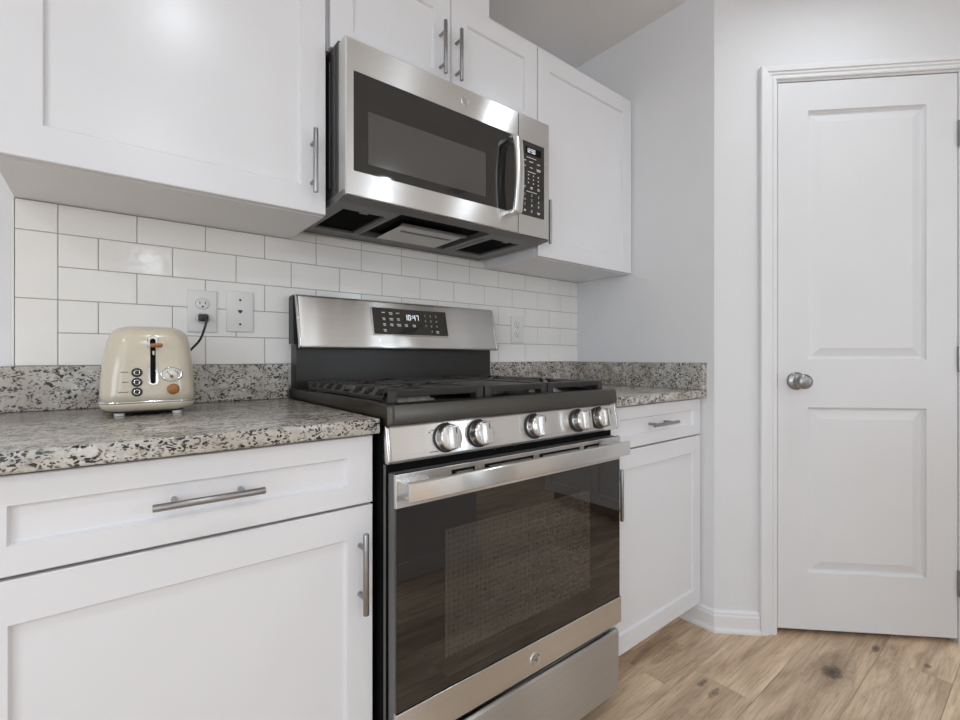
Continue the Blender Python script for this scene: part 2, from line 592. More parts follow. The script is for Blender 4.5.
def tag(o, label, cat, group=None):
    o['label'] = label
    o['category'] = cat
    if group:
        o['group'] = group
    return o


def struct(o):
    o['kind'] = 'structure'
    return o


def rrect(hx, hy, r, cx, cy, z, k=6):
    pts = []
    for qx, qy, a0 in ((1, 1, 0), (-1, 1, PI / 2), (-1, -1, PI), (1, -1, 1.5 * PI)):
        for i in range(k + 1):
            a = a0 + i * PI / 2 / k
            pts.append((cx + qx * (hx - r) + r * math.cos(a), cy + qy * (hy - r) + r * math.sin(a), z))
    return pts


# ------------------------------------------------------------------ room shell
XR = 1.3576                  # right wall
FL = 0.012                   # finished floor level
ZC = 2.44                    # ceiling
W0 = Vector((1.3576, -0.66, 0))     # outer corner where the pantry wall begins
TD = Vector((1, -1, 0)).normalized()
XE, YF, XW = 2.62, -6.8, -3.2
PEND = 0.94                  # length of the pantry wall
PE = W0 + TD * PEND

# floor of individual planks, one structure object
bm = bmesh.new()
col_l = bm.loops.layers.color.new('plank')
rows = [(-0.185 - 0.18 * k, -0.005 - 0.18 * k) for k in range(-1, 38)]
JOINT = {4: 1.074, 5: 1.58 - 1.22 + 1.6, 6: 1.644}
r_ = random.Random(3)
for k, (ya, yb) in enumerate(rows):
    kk = k - 1
    x = (JOINT[kk] if kk in JOINT else r_.uniform(0, 1.22)) - 1.22 * 6
    while x < XE:
        x0, x1 = max(x, XW), min(x + 1.22, XE)
        if x1 - x0 > 0.01:
            y0, y1 = max(ya, YF), min(yb, 0.0)
            if y1 - y0 > 0.005:
                gp = 0.0006
                f = bm.faces.new([bm.verts.new(p) for p in ((x0 + gp, y0 + gp, FL), (x1 - gp, y0 + gp, FL), (x1 - gp, y1 - gp, FL), (x0 + gp, y1 - gp, FL))])
                tintv = r_.random()
                if kk == 4 and x1 < 1.2 and x1 > 0.8: tintv = 0.15
                if kk == 4 and x0 > 1.0 and x0 < 1.3: tintv = 0.75
                if kk == 6 and x1 > 1.6 and x1 < 1.7: tintv = 0.55
                if kk == 6 and x0 > 1.6 and x0 < 1.7: tintv = 0.85
                if kk == 5 and x0 < 1.4 and x1 > 1.4: tintv = 0.35
                if kk == 3: tintv = 0.4
                cc = (r_.random(), r_.random(), tintv, 1)
                for lp in f.loops:
                    lp[col_l] = cc
        x += 1.22
f = bm.faces.new([bm.verts.new(p) for p in ((XW, YF, FL - .003), (XE, YF, FL - .003), (XE, 0, FL - .003), (XW, 0, FL - .003))])
for lp in f.loops:
    lp[col_l] = (0, 0, 0, 1)
# thickness below
me = bpy.data.meshes.new('floor')
bm.to_mesh(me); bm.free()
me.materials.append(M['floor'])
floor = struct(bpy.data.objects.new('floor', me)); COL.objects.link(floor)

struct(MB().box(XW - .1, XE + .1, YF - .1, 0.1, ZC, ZC + 0.1).build('ceiling', M['ceiling']))
struct(MB().box(XW - .1, XE + .1, 0, 0.1, 0, ZC).build('wall_back', M['wall']))
struct(MB().box(XR, XR + 0.10, -0.66, -0.0, 0, ZC).build('wall_right', M['wall']))
struct(MB().box(PE.x, XE, PE.y, PE.y + 0.1, 0, ZC).build('wall_return', M['wall']))
struct(MB().box(XE, XE + .1, YF, -5.95, 0, ZC).box(XE, XE + .1, -5.35, 0, 0, ZC).box(XE, XE + .1, -5.95, -5.35, 0, 0.8).box(XE, XE + .1, -5.95, -5.35, 1.95, ZC).build('wall_far_right', M['wall']))  # gap left for one of the added windows
# left and front walls, with openings for the added windows
w = MB()
w.box(XW - .1, XW, YF, -4.4, 0, ZC).box(XW - .1, XW, -2.0, 0, 0, ZC).box(XW - .1, XW, -4.4, -2.0, 0, 0.45).box(XW - .1, XW, -4.4, -2.0, 2.15, ZC)
struct(w.build('wall_left', M['wall']))
w = MB()
w.box(XW, -3.0, YF - .1, YF, 0, ZC).box(-1.5, XE, YF - .1, YF, 0, ZC)
for a_, b_ in ((-3.0, -1.5),):
    w.box(a_, b_, YF - .1, YF, 0, 0.3).box(a_, b_, YF - .1, YF, 2.2, ZC)
struct(w.build('wall_front', M['wall']))


def added_window(name, mtx, wd, z0, z1):  # frames of the unseen windows, made up to carry the fill lamps
    f_ = MB()
    h = wd / 2
    f_.box(-h - .07, h + .07, -0.015, 0.0, z1, z1 + .07, .003).box(-h - .07, -h, -0.015, 0.0, z0, z1, .003).box(h, h + .07, -0.015, 0.0, z0, z1, .003)
    f_.box(-h - .09, h + .09, -0.03, 0.0, z0 - .03, z0, .003)
    f_.box(-0.03, 0.03, 0.055, 0.085, z0, z1).box(-h, h, 0.055, 0.085, (z0 + z1) / 2 - .02, (z0 + z1) / 2 + .02)
    f_.box(-h, -h + .04, 0.055, 0.085, z0, z1).box(h - .04, h, 0.055, 0.085, z0, z1)
    return struct(f_.build(name, M['trim'], mtx=mtx))


added_window('added_window_1', Matrix.Translation((-2.25, YF, 0)) @ Matrix.Rotation(PI, 4, 'Z'), 1.5, 0.3, 2.2)
added_window('added_window_3', Matrix.Translation((XE, -5.65, 0)) @ Matrix.Rotation(-PI / 2, 4, 'Z'), 0.6, 0.8, 1.95)
added_window('added_window_2', Matrix.Translation((XW, -3.2, 0)) @ Matrix.Rotation(PI / 2, 4, 'Z'), 2.4, 0.45, 2.15)

# pantry wall at 45 degrees, local frame: x along the wall, -y towards the room
PM = Matrix.Translation(W0) @ Matrix.Rotation(-PI / 4, 4, 'Z')
D0, D1, DZ0, DZ1 = 0.2255, 0.829, 0.032, 2.053      # door slab
w = MB()
w.box(0, D0 - 0.018, 0, 0.10, 0, ZC).box(D1 + 0.018, PEND, 0, 0.10, 0, ZC).box(D0 - 0.018, D1 + 0.018, 0, 0.10, DZ1 + 0.018, ZC)
struct(w.build('wall_pantry', M['wall'], mtx=PM))
# jamb + stop
w = MB()
w.box(D0 - .018, D0 - .003, 0.0, .10, 0, DZ1 + .018).box(D1 + .003, D1 + .018, 0.0, .10, 0, DZ1 + .018).box(D0 - .003, D1 + .003, 0.0, .10, DZ1 + .003, DZ1 + .018)
w.box(D0 - .003, D0 + .009, .040, .075, 0, DZ1 + .003).box(D1 - .009, D1 + .003, .040, .075, 0, DZ1 + .003).box(D0 + .009, D1 - .009, .040, .075, DZ1 - .009, DZ1 + .003)
jamb = struct(w.build('trim_2', M['trim'], mtx=PM))
# casing with a stepped colonial profile, mitred
ci = D0 - 0.010
co = D1 + 0.010
ct = DZ1 + 0.010
prof = [(0, 0.0), (0, 0.009), (0.004, 0.011), (0.011, 0.011), (0.014, 0.008), (0.018, 0.008), (0.022, 0.013), (0.031, 0.014), (0.034, 0.019), (0.053, 0.0205), (0.0565, 0.0195), (0.058, 0.017), (0.059, 0.0)]
path = [(ci, 0, FL), (ci, 0, ct), (co, 0, ct), (co, 0, FL)]
w = MB().sweep(path, prof, (0, -1, 0))
lo_x = min(v_.co.x for v_ in w.bm.verts)
if lo_x > ci - 0.03:                 # travelled on the wrong side: mirror the profile
    w = MB().sweep(path, [(-a, d) for a, d in prof], (0, -1, 0))
for v_ in w.bm.verts:                # the head casing is a little narrower than the legs
    if v_.co.z > ct:
        v_.co.z = ct + (v_.co.z - ct) * 0.77
struct(w.build('trim_1', M['trim'], mtx=PM))

# baseboard along right wall stub and pantry wall
bprof = [(0, 0), (0.023, 0), (0.023, 0.008), (0.020, 0.013), (0.014, 0.0155), (0.014, 0.058), (0.011, 0.064), (0.010, 0.071), (0.005, 0.0775), (0, 0.0785)]


def baseboard(name, path, flip=False):
    w_ = MB().sweep([Vector(p) for p in path], [((-a if flip else a), d) for a, d in bprof], (0, 0, 1))
    return struct(w_.build(name, M['trim']))


e0 = W0 + TD * (ci - 0.0592)
baseboard('baseboard_right', [(XR, -0.518, FL), (XR, -0.66, FL), (e0.x, e0.y, FL)], flip=True)
baseboard('baseboard_left', [(XW, YF + .02, FL), (XW, -0.02, FL)], flip=True)
baseboard('baseboard_back', [(XW + .02, 0, FL), (-0.64, 0, FL)], flip=True)
baseboard('baseboard_far_right', [(XE, -2.2, FL), (XE, YF + .02, FL)], flip=True)

# the door: a moulded two-panel slab, knob and hinges
door = struct(MB().panel_slab(D0, D1, DZ0, DZ1, 0.002, 0.037,
      [(0.331, 0.728, 0.240, 0.852), (0.331, 0.728, 1.028, 1.947)],
      [(0.002, 0.007), (0.008, 0.0140), (0.013, 0.0145), (0.043, 0.004)]).build('door_1', M['door'], mtx=PM))


def pm(x, y, z):
    return PM @ Vector((x, y, z))


kax = (PM.to_3x3() @ Vector((0, -1, 0)))
kn = MB().lathe([(0, 0), (0.033, 0), (0.033, 0.003), (0.030, 0.007), (0.020, 0.010), (0.0125, 0.013), (0.0115, 0.030), (0.014, 0.036), (0.022, 0.041), (0.0268, 0.049), (0.0272, 0.056), (0.024, 0.063), (0.015, 0.067), (0.006, 0.068), (0, 0.068)], pm(0.289, 0.002, 0.949), kax, 40)
kn = kn.build('door_knob', M['nickel'], door); kn['label'] = 'satin nickel door knob'
MB().box(D0 - .0028, D0 - 0.0004, 0.0005, 0.026, 0.925, 0.978, mtx=PM).build('latch_plate', M['nickel'], door)
for hz in (0.23, 1.03, 1.835):
    hb = MB()
    hb.cyl(pm(D1 + .0015, -0.004, hz - .045), pm(D1 + .0015, -0.004, hz + .045), 0.0055, n=12)
    hb.box(D1 - .0003, D1 + .0027, -0.002, 0.03, hz - .045, hz + .045, mtx=PM)
    hb.build('hinge', M['nickel'], door)

# boxed vent chase above the middle wall cabinet
struct(MB().box(0.238, 0.556, -0.300, -0.001, 2.149, ZC - .0005).build('trim_3', M['cabinet']))

# ------------------------------------------------------------------ cabinets
YUF, YUB = -0.309, -0.289        # wall cabinet door front / carcass front
YBF, YBB = -0.611, -0.591        # base cabinet door front / carcass front
SHAKER = [(0.0032, 0.0072), (0.0050, 0.0080)]


def shaker(x0, x1, z0, z1, yf, st, rl):
    return MB().panel_slab(x0, x1, z0, z1, yf, yf + 0.0195, [(x0 + st, x1 - st, z0 + rl, z1 - rl)], SHAKER)


def pull(parent, cx, cz, yf, vertical, length=0.157):
    b_ = MB()
    h = length / 2
    yb = yf - 0.030
    if vertical:
        b_.cyl((cx, yb, cz - h), (cx, yb, cz + h), 0.0058, n=20, bev=0.0006)
        for s in (-0.048, 0.048):
            b_.cyl((cx, yf + 0.0003, cz + s), (cx, yb, cz + s), 0.0045, n=14)
    else:
        b_.cyl((cx - h, yb, cz), (cx + h, yb, cz), 0.0058, n=20, bev=0.0006)
        for s in (-0.048, 0.048):
            b_.cyl((cx + s, yf + 0.0082, cz), (cx + s, yb, cz), 0.0045, n=14)
    return b_.build('pull_handle', M['pull'], parent, smooth_angle=40)


def wall_cabinet(label, x0, x1, z0, z1, doors):
    t = thing('wall_cabinet', label, 'cabinet', ((x0 + x1) / 2, YUB / 2, z0))
    k = MB()
    # carcass: sides, bottom panel a little up, top, back
    k.box(x0, x0 + .016, YUB, -.001, z0, z1).box(x1 - .016, x1, YUB, -.001, z0, z1)
    k.box(x0 + .016, x1 - .016, YUB, -.001, z0 + .0002, z0 + .018).box(x0 + .016, x1 - .016, YUB, -.001, z1 - .016, z1).box(x0 + .016, x1 - .016, -.012, -.001, z0 + .02, z1 - .016)
    k.build('carcass', M['cabinet'], t)
    for dx0, dx1, px, pz in doors:
        d = shaker(dx0, dx1, z0 + .002, z1 - .003, YUF, 0.061, 0.065).build('door', M['cabinet'], t)
        pull(d, px, pz, YUF, True)
    return t


wall_cabinet('white shaker wall cabinet left of the microwave, above the toaster', -0.592, 0.0080, 1.397, 2.149, [(-0.5835, 0.0070, -0.029, 1.5195)])
wall_cabinet('short two-door white wall cabinet directly above the microwave', 0.0155, 0.7735, 1.832, 2.149, [(0.0195, 0.3955, 0.356, 1.957), (0.3985, 0.7715, 0.415, 1.957)])
wall_cabinet('white shaker wall cabinet right of the microwave, against the right wall', 0.7750, 1.3560, 1.397, 2.149, [(0.7765, 1.3500, 0.807, 1.5185)])


def base_cabinet(label, x0, x1, dx0, dx1, pull_x, dpull_x, wall_end):
    t = thing('base_cabinet', label, 'cabinet', ((x0 + x1) / 2, YBB / 2, 0))
    k = MB()
    k.box(x0, x0 + .016, YBB, -.002, 0.095, 0.8835).box(x1 - .016, x1, YBB, -.002, 0.095, 0.8835)
    k.box(x0 + .016, x1 - .016, YBB, -.002, 0.095, 0.111).box(x0 + .016, x1 - .016, -.014, -.002, 0.111, 0.8835)
    k.box(x0 + .016, x1 - .016, YBB + .02, -.02, 0.868, 0.8835)
    k.build('carcass', M['cabinet'], t)
    MB().box(x0 + .002, x1 - .002, YBB + 0.075, YBB + 0.088, FL + 0.0005, 0.0945).build('toe_kick', M['toe'], t)
    dr = shaker(dx0, dx1, 0.7440, 0.8785, YBF, 0.0525, 0.0400).build('drawer', M['cabinet'], t)
    pull(dr, dpull_x, 0.8110, YBF, False)
    d = shaker(dx0, dx1, 0.097, 0.7390, YBF, 0.0535, 0.060).build('door', M['cabinet'], t)
    pull(d, pull_x, 0.6150, YBF, True)
    return t


base_cabinet('white shaker base cabinet under the counter with the toaster, left of the range', -0.600, -0.0055, -0.587, -0.0090, -0.0375, -0.299, False)
base_cabinet('white shaker base cabinet right of the range, against the right wall', 0.770, 1.3560, 0.775, 1.3510, 0.799, 1.0575, True)

# ------------------------------------------------------------------ countertops
def counter(label, x0, x1):
    t = thing('countertop', label, 'countertop', ((x0 + x1) / 2, -0.317, 0.884))
    MB().box(x0, x1, -0.633, -0.0005, 0.884, 0.914, 0.0035, 3).build('slab', M['granite'], t, smooth_angle=50)
    return t


t = counter('speckled granite countertop left of the range, with the toaster on it', -0.627, -0.003)
MB().box(-0.627, -0.003, -0.030, -0.0005, 0.9142, 1.016, 0.002).build('splash_upstand', M['granite'], t)
t = counter('bare speckled granite countertop right of the range', 0.768, 1.3570)
MB().box(0.768, 1.3270, -0.030, -0.0005, 0.9142, 1.016, 0.002).build('splash_upstand', M['granite'], t)
MB().box(1.3272, 1.3572, -0.633, -0.0005, 0.9142, 1.016, 0.002).build('side_splash', M['granite'], t)

# ------------------------------------------------------------------ tile backsplash
PX, PZ, GR = 0.1524, 0.0778, 0.0021
tl = MB()


def tile(x0, x1, z0, z1):
    if x1 - x0 < 0.006 or z1 - z0 < 0.006:
        return
    tl.box(x0 + GR / 2, x1 - GR / 2, -0.0085, -0.0012, z0 + GR / 2, z1 - GR / 2, 0.0011, 2)


XT0, XT1 = -0.592, 1.3570
for z0, z1 in ((1.016, 1.1716), (1.1716, 1.3272), (1.3272, 1.3965)):
    tile(XT0, -0.519, z0, z1)
for k in range(-1, 6):
    z0, z1 = 1.016 + PZ * k, 1.016 + PZ * (k + 1)
    a, b_ = -0.519, XT1
    if k == -1:
        z0, a, b_ = 0.95, 0.0, 0.766
    if k == 4:
        z1 = 1.3965
    if k == 5:
        z0, z1, a, b_ = 1.3965, 1.4225, 0.001, 0.7740
    x = -0.064 - PX * 5 + (PX / 2 if k % 2 else 0)
    if k == 5:
        x = -0.064 - PX * 5
    while x < b_:
        tile(max(x, a), min(x + PX, b_), z0, z1)
        x += PX
bs = thing('tile_backsplash', 'glossy white subway tile backsplash between counters and wall cabinets', 'backsplash', (0.38, -0.004, 1.016))
tl.build('tile_field', M['tile'], bs)
g_ = MB()
g_.box(XT0, XT1, -0.0068, -0.0008, 1.0165, 1.3965).box(0.0, 0.774, -0.0068, -0.0008, 1.3966, 1.4225).box(0.0, 0.766, -0.0068, -0.0008, 0.95, 1.016)
g_.build('grout', M['grout'], bs)
MB().box(XT0 - .0045, XT0 - .0003, -0.0095, -0.0008, 1.0165, 1.3965, 0.001).build('edge_trim', M['plastic_white'], bs)


# ------------------------------------------------------------------ outlets
def plate(name, label, cat, cx, cz):
    t_ = thing(name, label, cat, (cx, -0.0088, cz))
    p = MB().box(cx - .035, cx + .035, -0.0142, -0.0089, cz - .0575, cz + .0575, 0.0022, 3).build('cover_plate', M['plastic_white'], t_, smooth_angle=50)
    return t_


def duplex(label, cx, cz):
    t_ = plate('wall_outlet', label, 'outlet', cx, cz)
    for dz in (0.0195, -0.0195):
        r = MB().lathe([(0.0165, 0), (0.0165, 0.0012), (0.0155, 0.0018), (0, 0.0018)], (cx, -0.0142, cz + dz), (0, -1, 0), 32, (1.0, 0.86)).build('receptacle', M['plastic_white'], t_)
        s = MB().box(cx - .0075, cx - .0055, -0.0163, -0.0158, cz + dz - .001, cz + dz + .0065).box(cx + .0055, cx + .0075, -0.0163, -0.0158, cz + dz, cz + dz + .0065)
        s.cyl((cx, -0.0158, cz + dz - .0075), (cx, -0.0163, cz + dz - .0075), 0.0026, n=12)
        s.build('slots', M['ink'], r)
        rg = MB().lathe([(0.0172, 0), (0.0172, 0.0006), (0.0162, 0.0006), (0.0162, 0)], (cx, -0.0142, cz + dz), (0, -1, 0), 32, (1.0, 0.86)).build('gap_ring', M['grey_ink'], r)
    MB().cyl((cx, -0.0142, cz), (cx, -0.0150, cz), 0.003, n=12).build('screw', M['plastic_white'], t_)
    return t_


duplex('white double outlet on the tile above the toaster, black plug in its lower socket', -0.2245, 1.1625)
t = plate('wall_plate', 'white wall plate with three dark marks, second plate right of the toaster plug', 'wall plate', -0.131, 1.1665)
for dz in (0.033, -0.036):
    MB().cyl((-0.131, -0.0141, 1.1665 + dz), (-0.131, -0.0150, 1.1665 + dz), 0.0032, n=16).build('screw', M['ink'], t)
MB().prism([(-0.1375, 1.171), (-0.1245, 1.171), (-0.1265, 1.1655), (-0.131, 1.161), (-0.1355, 1.1655)], 'y', -0.0150, -0.0141).build('jack', M['ink'], t)
duplex('white double outlet on the tile right of the range back panel, nothing plugged in', 0.952, 1.156)

# ------------------------------------------------------------------ gas range
RX0, RX1 = 0.0045, 0.7605
rng = thing('gas_range', 'stainless freestanding gas range between the two base cabinets', 'range', (0.3825, -0.34, 0))
k = MB()
k.box(RX0 + .004, RX1 - .004, -0.632, -0.012, 0.045, 0.900, 0.002)
k.build('body', M['black_gap'], rng)
for fx in (0.04, 0.725):
    for fy in (-0.59, -0.06):
        MB().cyl((fx, fy, FL + 0.0005), (fx, fy, 0.044), 0.017, 0.013, n=16).build('leg', M['black_plastic'], rng)
# black enamel cooktop with rolled front edge and a shallow well
k = MB()
front = [(-0.640, 0.899), (-0.6490, 0.9005), (-0.6495, 0.904), (-0.6475, 0.934), (-0.6455, 0.9390), (-0.640, 0.9420), (-0.616, 0.942), (-0.608, 0.934), (-0.606, 0.930), (-0.085, 0.930), (-0.080, 0.940), (-0.062, 0.942), (-0.012, 0.942), (-0.012, 0.9005), (-0.60, 0.9005)]
k.prism(front, 'x', RX0 + .016, RX1 - .016)
side = [(-0.640, 0.899), (-0.6490, 0.9005), (-0.6495, 0.904), (-0.6475, 0.934), (-0.6455, 0.9390), (-0.640, 0.9425), (-0.012, 0.9425), (-0.012, 0.899)]
k.prism(side, 'x', RX0 - .0005, RX0 + .0162, 0.0012).prism(side, 'x', RX1 - .0162, RX1 + .0005, 0.0012)
cook = k.build('cooktop', M['black_steel'], rng, smooth_angle=35)

MB().box(RX0 + .0165, RX1 - .0165, -0.6055, -0.0855, 0.9302, 0.9312).build('burner_pan', M['black_enamel'], rng)
# backguard
k = MB()
k.box(RX0 + .006, RX1 - .002, -0.062, -0.012, 0.9425, 1.075).build('riser', M['black_riser'], rng)
BG = [(-0.105, 1.064), (-0.108, 1.070), (-0.0735, 1.217), (-0.068, 1.223), (-0.058, 1.2245), (-0.020, 1.2245), (-0.012, 1.219), (-0.012, 1.076), (-0.062, 1.072), (-0.09, 1.062)]
k = MB().prism([(y, z - .001) for y, z in [(-0.060, 1.078), (-0.050, 1.222), (-0.020, 1.2225), (-0.0125, 1.217), (-0.0125, 1.078)]], 'x', RX0 - .001, RX1 + .001)
k.build('back_shell', M['black_plastic'], rng)
BGM = [(y, z) for y, z in [(-0.100, 1.062), (-0.108, 1.066), (-0.1085, 1.072), (-0.0745, 1.217), (-0.070, 1.222), (-0.060, 1.2245), (-0.024, 1.2245), (-0.024, 1.221), (-0.058, 1.221), (-0.092, 1.075), (-0.092, 1.064)]]
bgp = MB().prism(BGM, 'x', RX0 + .003, RX1 - .001, 0.0012).build('control_backguard', M['steel'], rng, smooth_angle=40)
# display panel set into the slanted face, frame: origin at panel centre
sl = math.atan2(0.034, 0.145)
DM = Matrix.Translation((0.3845, -0.0918, 1.1545)) @ Matrix.Rotation(-sl, 4, 'X')     # local -y is the outward normal


def on_panel(b_, x0, x1, z0, z1, y0, y1, bev=0.0):
    return b_.box(x0, x1, y0, y1, z0, z1, bev, 2, DM)


dsp = on_panel(MB(), -0.1465, 0.1465, -0.0472, 0.0472, -0.0028, 0.002, 0.001).build('display_bezel', M['steel_plain'], bgp)
dpan = on_panel(MB(), -0.1435, 0.1435, -0.0447, 0.0447, -0.0040, 0.002, 0.0008).build('display_panel', M['black_glass'], rng)


def seven(b_, s, h, x, z, y, mtx):
    segs = {'0': 'abcdef', '1': 'bc', '2': 'abged', '4': 'fgbc', '5': 'afgcd', '7': 'abc'}
    wd = h * 0.52
    th = h * 0.13
    for ch in s:
        if ch == ':':
            for dz in (0.28, 0.68):
                b_.box(x, x + th, y, y + .0004, z + h * dz, z + h * dz + th, 0, 1, mtx)
            x += th * 2.2
            continue
        for sg in segs[ch]:
            q = {'a': (0, wd, h - th, h), 'd': (0, wd, 0, th), 'g': (0, wd, (h - th) / 2, (h + th) / 2), 'b': (wd - th, wd, h / 2, h), 'c': (wd - th, wd, 0, h / 2), 'f': (0, th, h / 2, h), 'e': (0, th, 0, h / 2)}[sg]
            b_.box(x + q[0], x + q[1], y, y + .0004, z + q[2], z + q[3], 0, 1, mtx)
        x += wd + th * 1.3


k = MB()
seven(k, '10:47', 0.019, -0.027, 0.0065, -0.0046, DM)
k.build('clock_digits', M['led'], dpan)
k = MB()
xm = Matrix.Rotation(PI / 2, 4, 'X')
digits = [['1', '2', '3'], ['4', '5', '6'], ['7', '8', '9'], ['', '0', '']]
for i in range(4):
    for j in range(3):
        if digits[i][j]:
            k.text(digits[i][j], 0.010, DM @ Matrix.Translation((0.054 + j * .0225, -0.0044, 0.025 - i * .0185)) @ xm, 0.0002)
for i, j, wdt in [(0, 0, .012), (0, 1, .013), (0, 2, .013), (1, 0, .010), (1, 1, .014), (1, 2, .010), (2, 0, .011), (2, 1, .012), (2, 2, .016), (2, 3.05, .011), (2, 4.2, .013), (3, 0, .011), (3, 8.1, .012)]:
    cx = -0.105 + j * 0.0265 if j < 8 else 0.099
    cz = 0.027 - i * .0195
    on_panel(k, cx - wdt / 2, cx + wdt / 2, cz + .0005, cz + .0035, -0.0044, -0.0040)
    if (i, j) not in ((0, 0), (0, 2)):
        on_panel(k, cx - wdt * .35, cx + wdt * .5, cz - .0045, cz - .0015, -0.0044, -0.0040)
k.build('key_legends', M['legend'], dpan)

# knob fascia
fas = [(-0.632, 0.8985), (-0.6385, 0.898), (-0.6410, 0.893), (-0.6520, 0.829), (-0.6490, 0.8228), (-0.632, 0.8228)]
fascia = MB().prism(fas, 'x', RX0, RX1 + .006, 0.0008).build('knob_fascia', M['steel'], rng, smooth_angle=40)
for ex0, ex1 in ((RX0 - .0006, RX0 + .009), (RX1 - .003, RX1 + .0066)):
    MB().prism([(y_ - .0008 if y_ < -.636 else y_, z_) for y_, z_ in fas], 'x', ex0, ex1, 0.0020).build('fascia_end_cap', M['steel_plain'], fascia, smooth_angle=50)
    MB().prism([(y_ - .0008 if y_ < -.07 else y_, z_) for y_, z_ in BGM], 'x', (ex0 + .002 if ex0 < .1 else RX1 - .0095), (ex1 - .0022 if ex0 < .1 else RX1 - .0005), 0.0010).build('backguard_end_cap', M['steel_plain'], bgp, smooth_angle=50)
for lx in (0.103, 0.200):
    k = MB()
    k.box(lx, lx + .004, -0.6440, -0.6425, 0.874, 0.878).box(lx + .006, lx + .018, -0.6452, -0.6440, 0.8665, 0.868).box(lx + .006, lx + .018, -0.6434, -0.6420, 0.880, 0.8812)
    k.build('burner_symbol', M['ink'], fascia)
for lx in (0.152, 0.243, 0.424, 0.597, 0.689):
    MB().box(lx, lx + .003, -0.6424, -0.6408, 0.8908, 0.894).build('dial_mark', M['ink'], fascia)
MB().box(0.102, 0.125, -0.6515, -0.6490, 0.8352, 0.8366).build('printed_line', M['ink'], fascia)
tilt = math.atan2(0.011, 0.064)
for kx in (0.1445, 0.2355, 0.4145, 0.5855, 0.6770):
    kz = 0.862
    ax = Vector((0, -math.cos(tilt), math.sin(tilt))).normalized()
    o0 = Vector((kx, -0.6460, kz))
    kb = MB().lathe([(0.0318, -0.002), (0.0318, 0.004), (0.0298, 0.006), (0, 0.006)], o0, ax, 40).build('knob_bezel', M['black_plastic'], rng)
    kc = MB().lathe([(0.0292, 0.006), (0.0292, 0.010), (0.0280, 0.012), (0.0280, 0.023), (0.0262, 0.0268), (0.0240, 0.0278), (0.0, 0.0278)], o0, ax, 48).build('knob', M['steel_plain'], rng)
    KM = Matrix.Translation(o0) @ Matrix.Rotation(-tilt, 4, 'X')
    gq = MB()
    gq.prism([(-0.0245, -0.027), (0.0245, -0.027), (0.0235, -0.0445), (-0.0235, -0.0445)], 'x', -0.0085, 0.0085, 0.0016, KM @ Matrix(((1, 0, 0, 0), (0, 0, 1, 0), (0, 1, 0, 0), (0, 0, 0, 1))))
    gq.build('grip', M['steel'], kc)
    MB().box(-0.0010, 0.0010, -0.0449, -0.0443, 0.008, 0.021, 0, 1, KM).build('pointer_line', M['ink'], kc)

MB().box(RX0 + .0015, RX0 + .0038, -0.6335, -0.6280, 0.06, 0.82).build('side_flange', M['grey_metal'], rng)
# oven door
DX0, DX1 = 0.0115, 0.7500
DY = -0.668
od = MB()
od.box(DX0 + .001, DX1 - .001, -0.664, -0.6345, 0.262, 0.8040, 0.003)
od = od.build('oven_door', M['grey_metal'], rng)
MB().box(DX0, DX1, DY - .001, -0.660, 0.738, 0.8055, 0.0015).build('door_top_rail', M['steel'], od)
MB().box(DX0 + .001, DX1 - .001, DY, -0.6605, 0.335, 0.7375, 0.001).build('door_glass', M['oven_glass'], od)
MB().box(0.128, 0.610, DY - .0006, DY + .0005, 0.400, 0.672).build('oven_window', M['oven_screen'], od)
rail = MB().box(DX0, DX1 + .003, DY - .003, -0.660, 0.2595, 0.3345, 0.0015).build('door_bottom_rail', M['steel'], od)
k = MB()
for v0_, v1_ in ((0.145, 0.208), (0.236, 0.390), (0.412, 0.565), (0.585, 0.648)):
    k.box(v0_, v1_, DY - .0016, DY + .001, 0.7845, 0.7955, 0.0005)
k.build('vent_slots', M['black_gap'], od)
k = MB()
for v0_, v1_ in ((0.145, 0.208), (0.236, 0.390), (0.412, 0.565), (0.585, 0.648)):
    k.box(v0_ + .012, v1_ - .006, DY - .0026, DY - .0014, 0.7875, 0.7905, 0.0004)
    k.box(v0_ - .002, v1_ + .002, DY - .0022, DY - .0008, 0.7955, 0.7970)
k.build('vent_louvers', M['steel_plain'], od)
# handle: wide flat bar on two end brackets
k = MB()
k.prism([(-0.7085, 0.764), (-0.7115, 0.7595), (-0.7135, 0.761), (-0.7135, 0.7945), (-0.7110, 0.7970), (-0.7020, 0.7970), (-0.7020, 0.7950), (-0.7085, 0.7930)], 'x', 0.0160, 0.7340, 0.0005)
hd = k.build('handle', M['steel'], od, smooth_angle=40)
for hx0, hx1 in ((0.0160, 0.085), (0.664, 0.734)):
    k = MB()
    s = 1 if hx0 < .3 else -1
    a, b_ = (hx0, hx1) if s > 0 else (hx1, hx0)
    k.prism([(a, -0.709), (a, DY - .0012), (b_, DY - .0012), (b_, DY - .006), (b_ - s * .030, -0.688), (b_ - s * .040, -0.709)], 'z', 0.7645, 0.7925, 0.0008)
    k.build('handle_bracket', M['steel_plain'], hd)


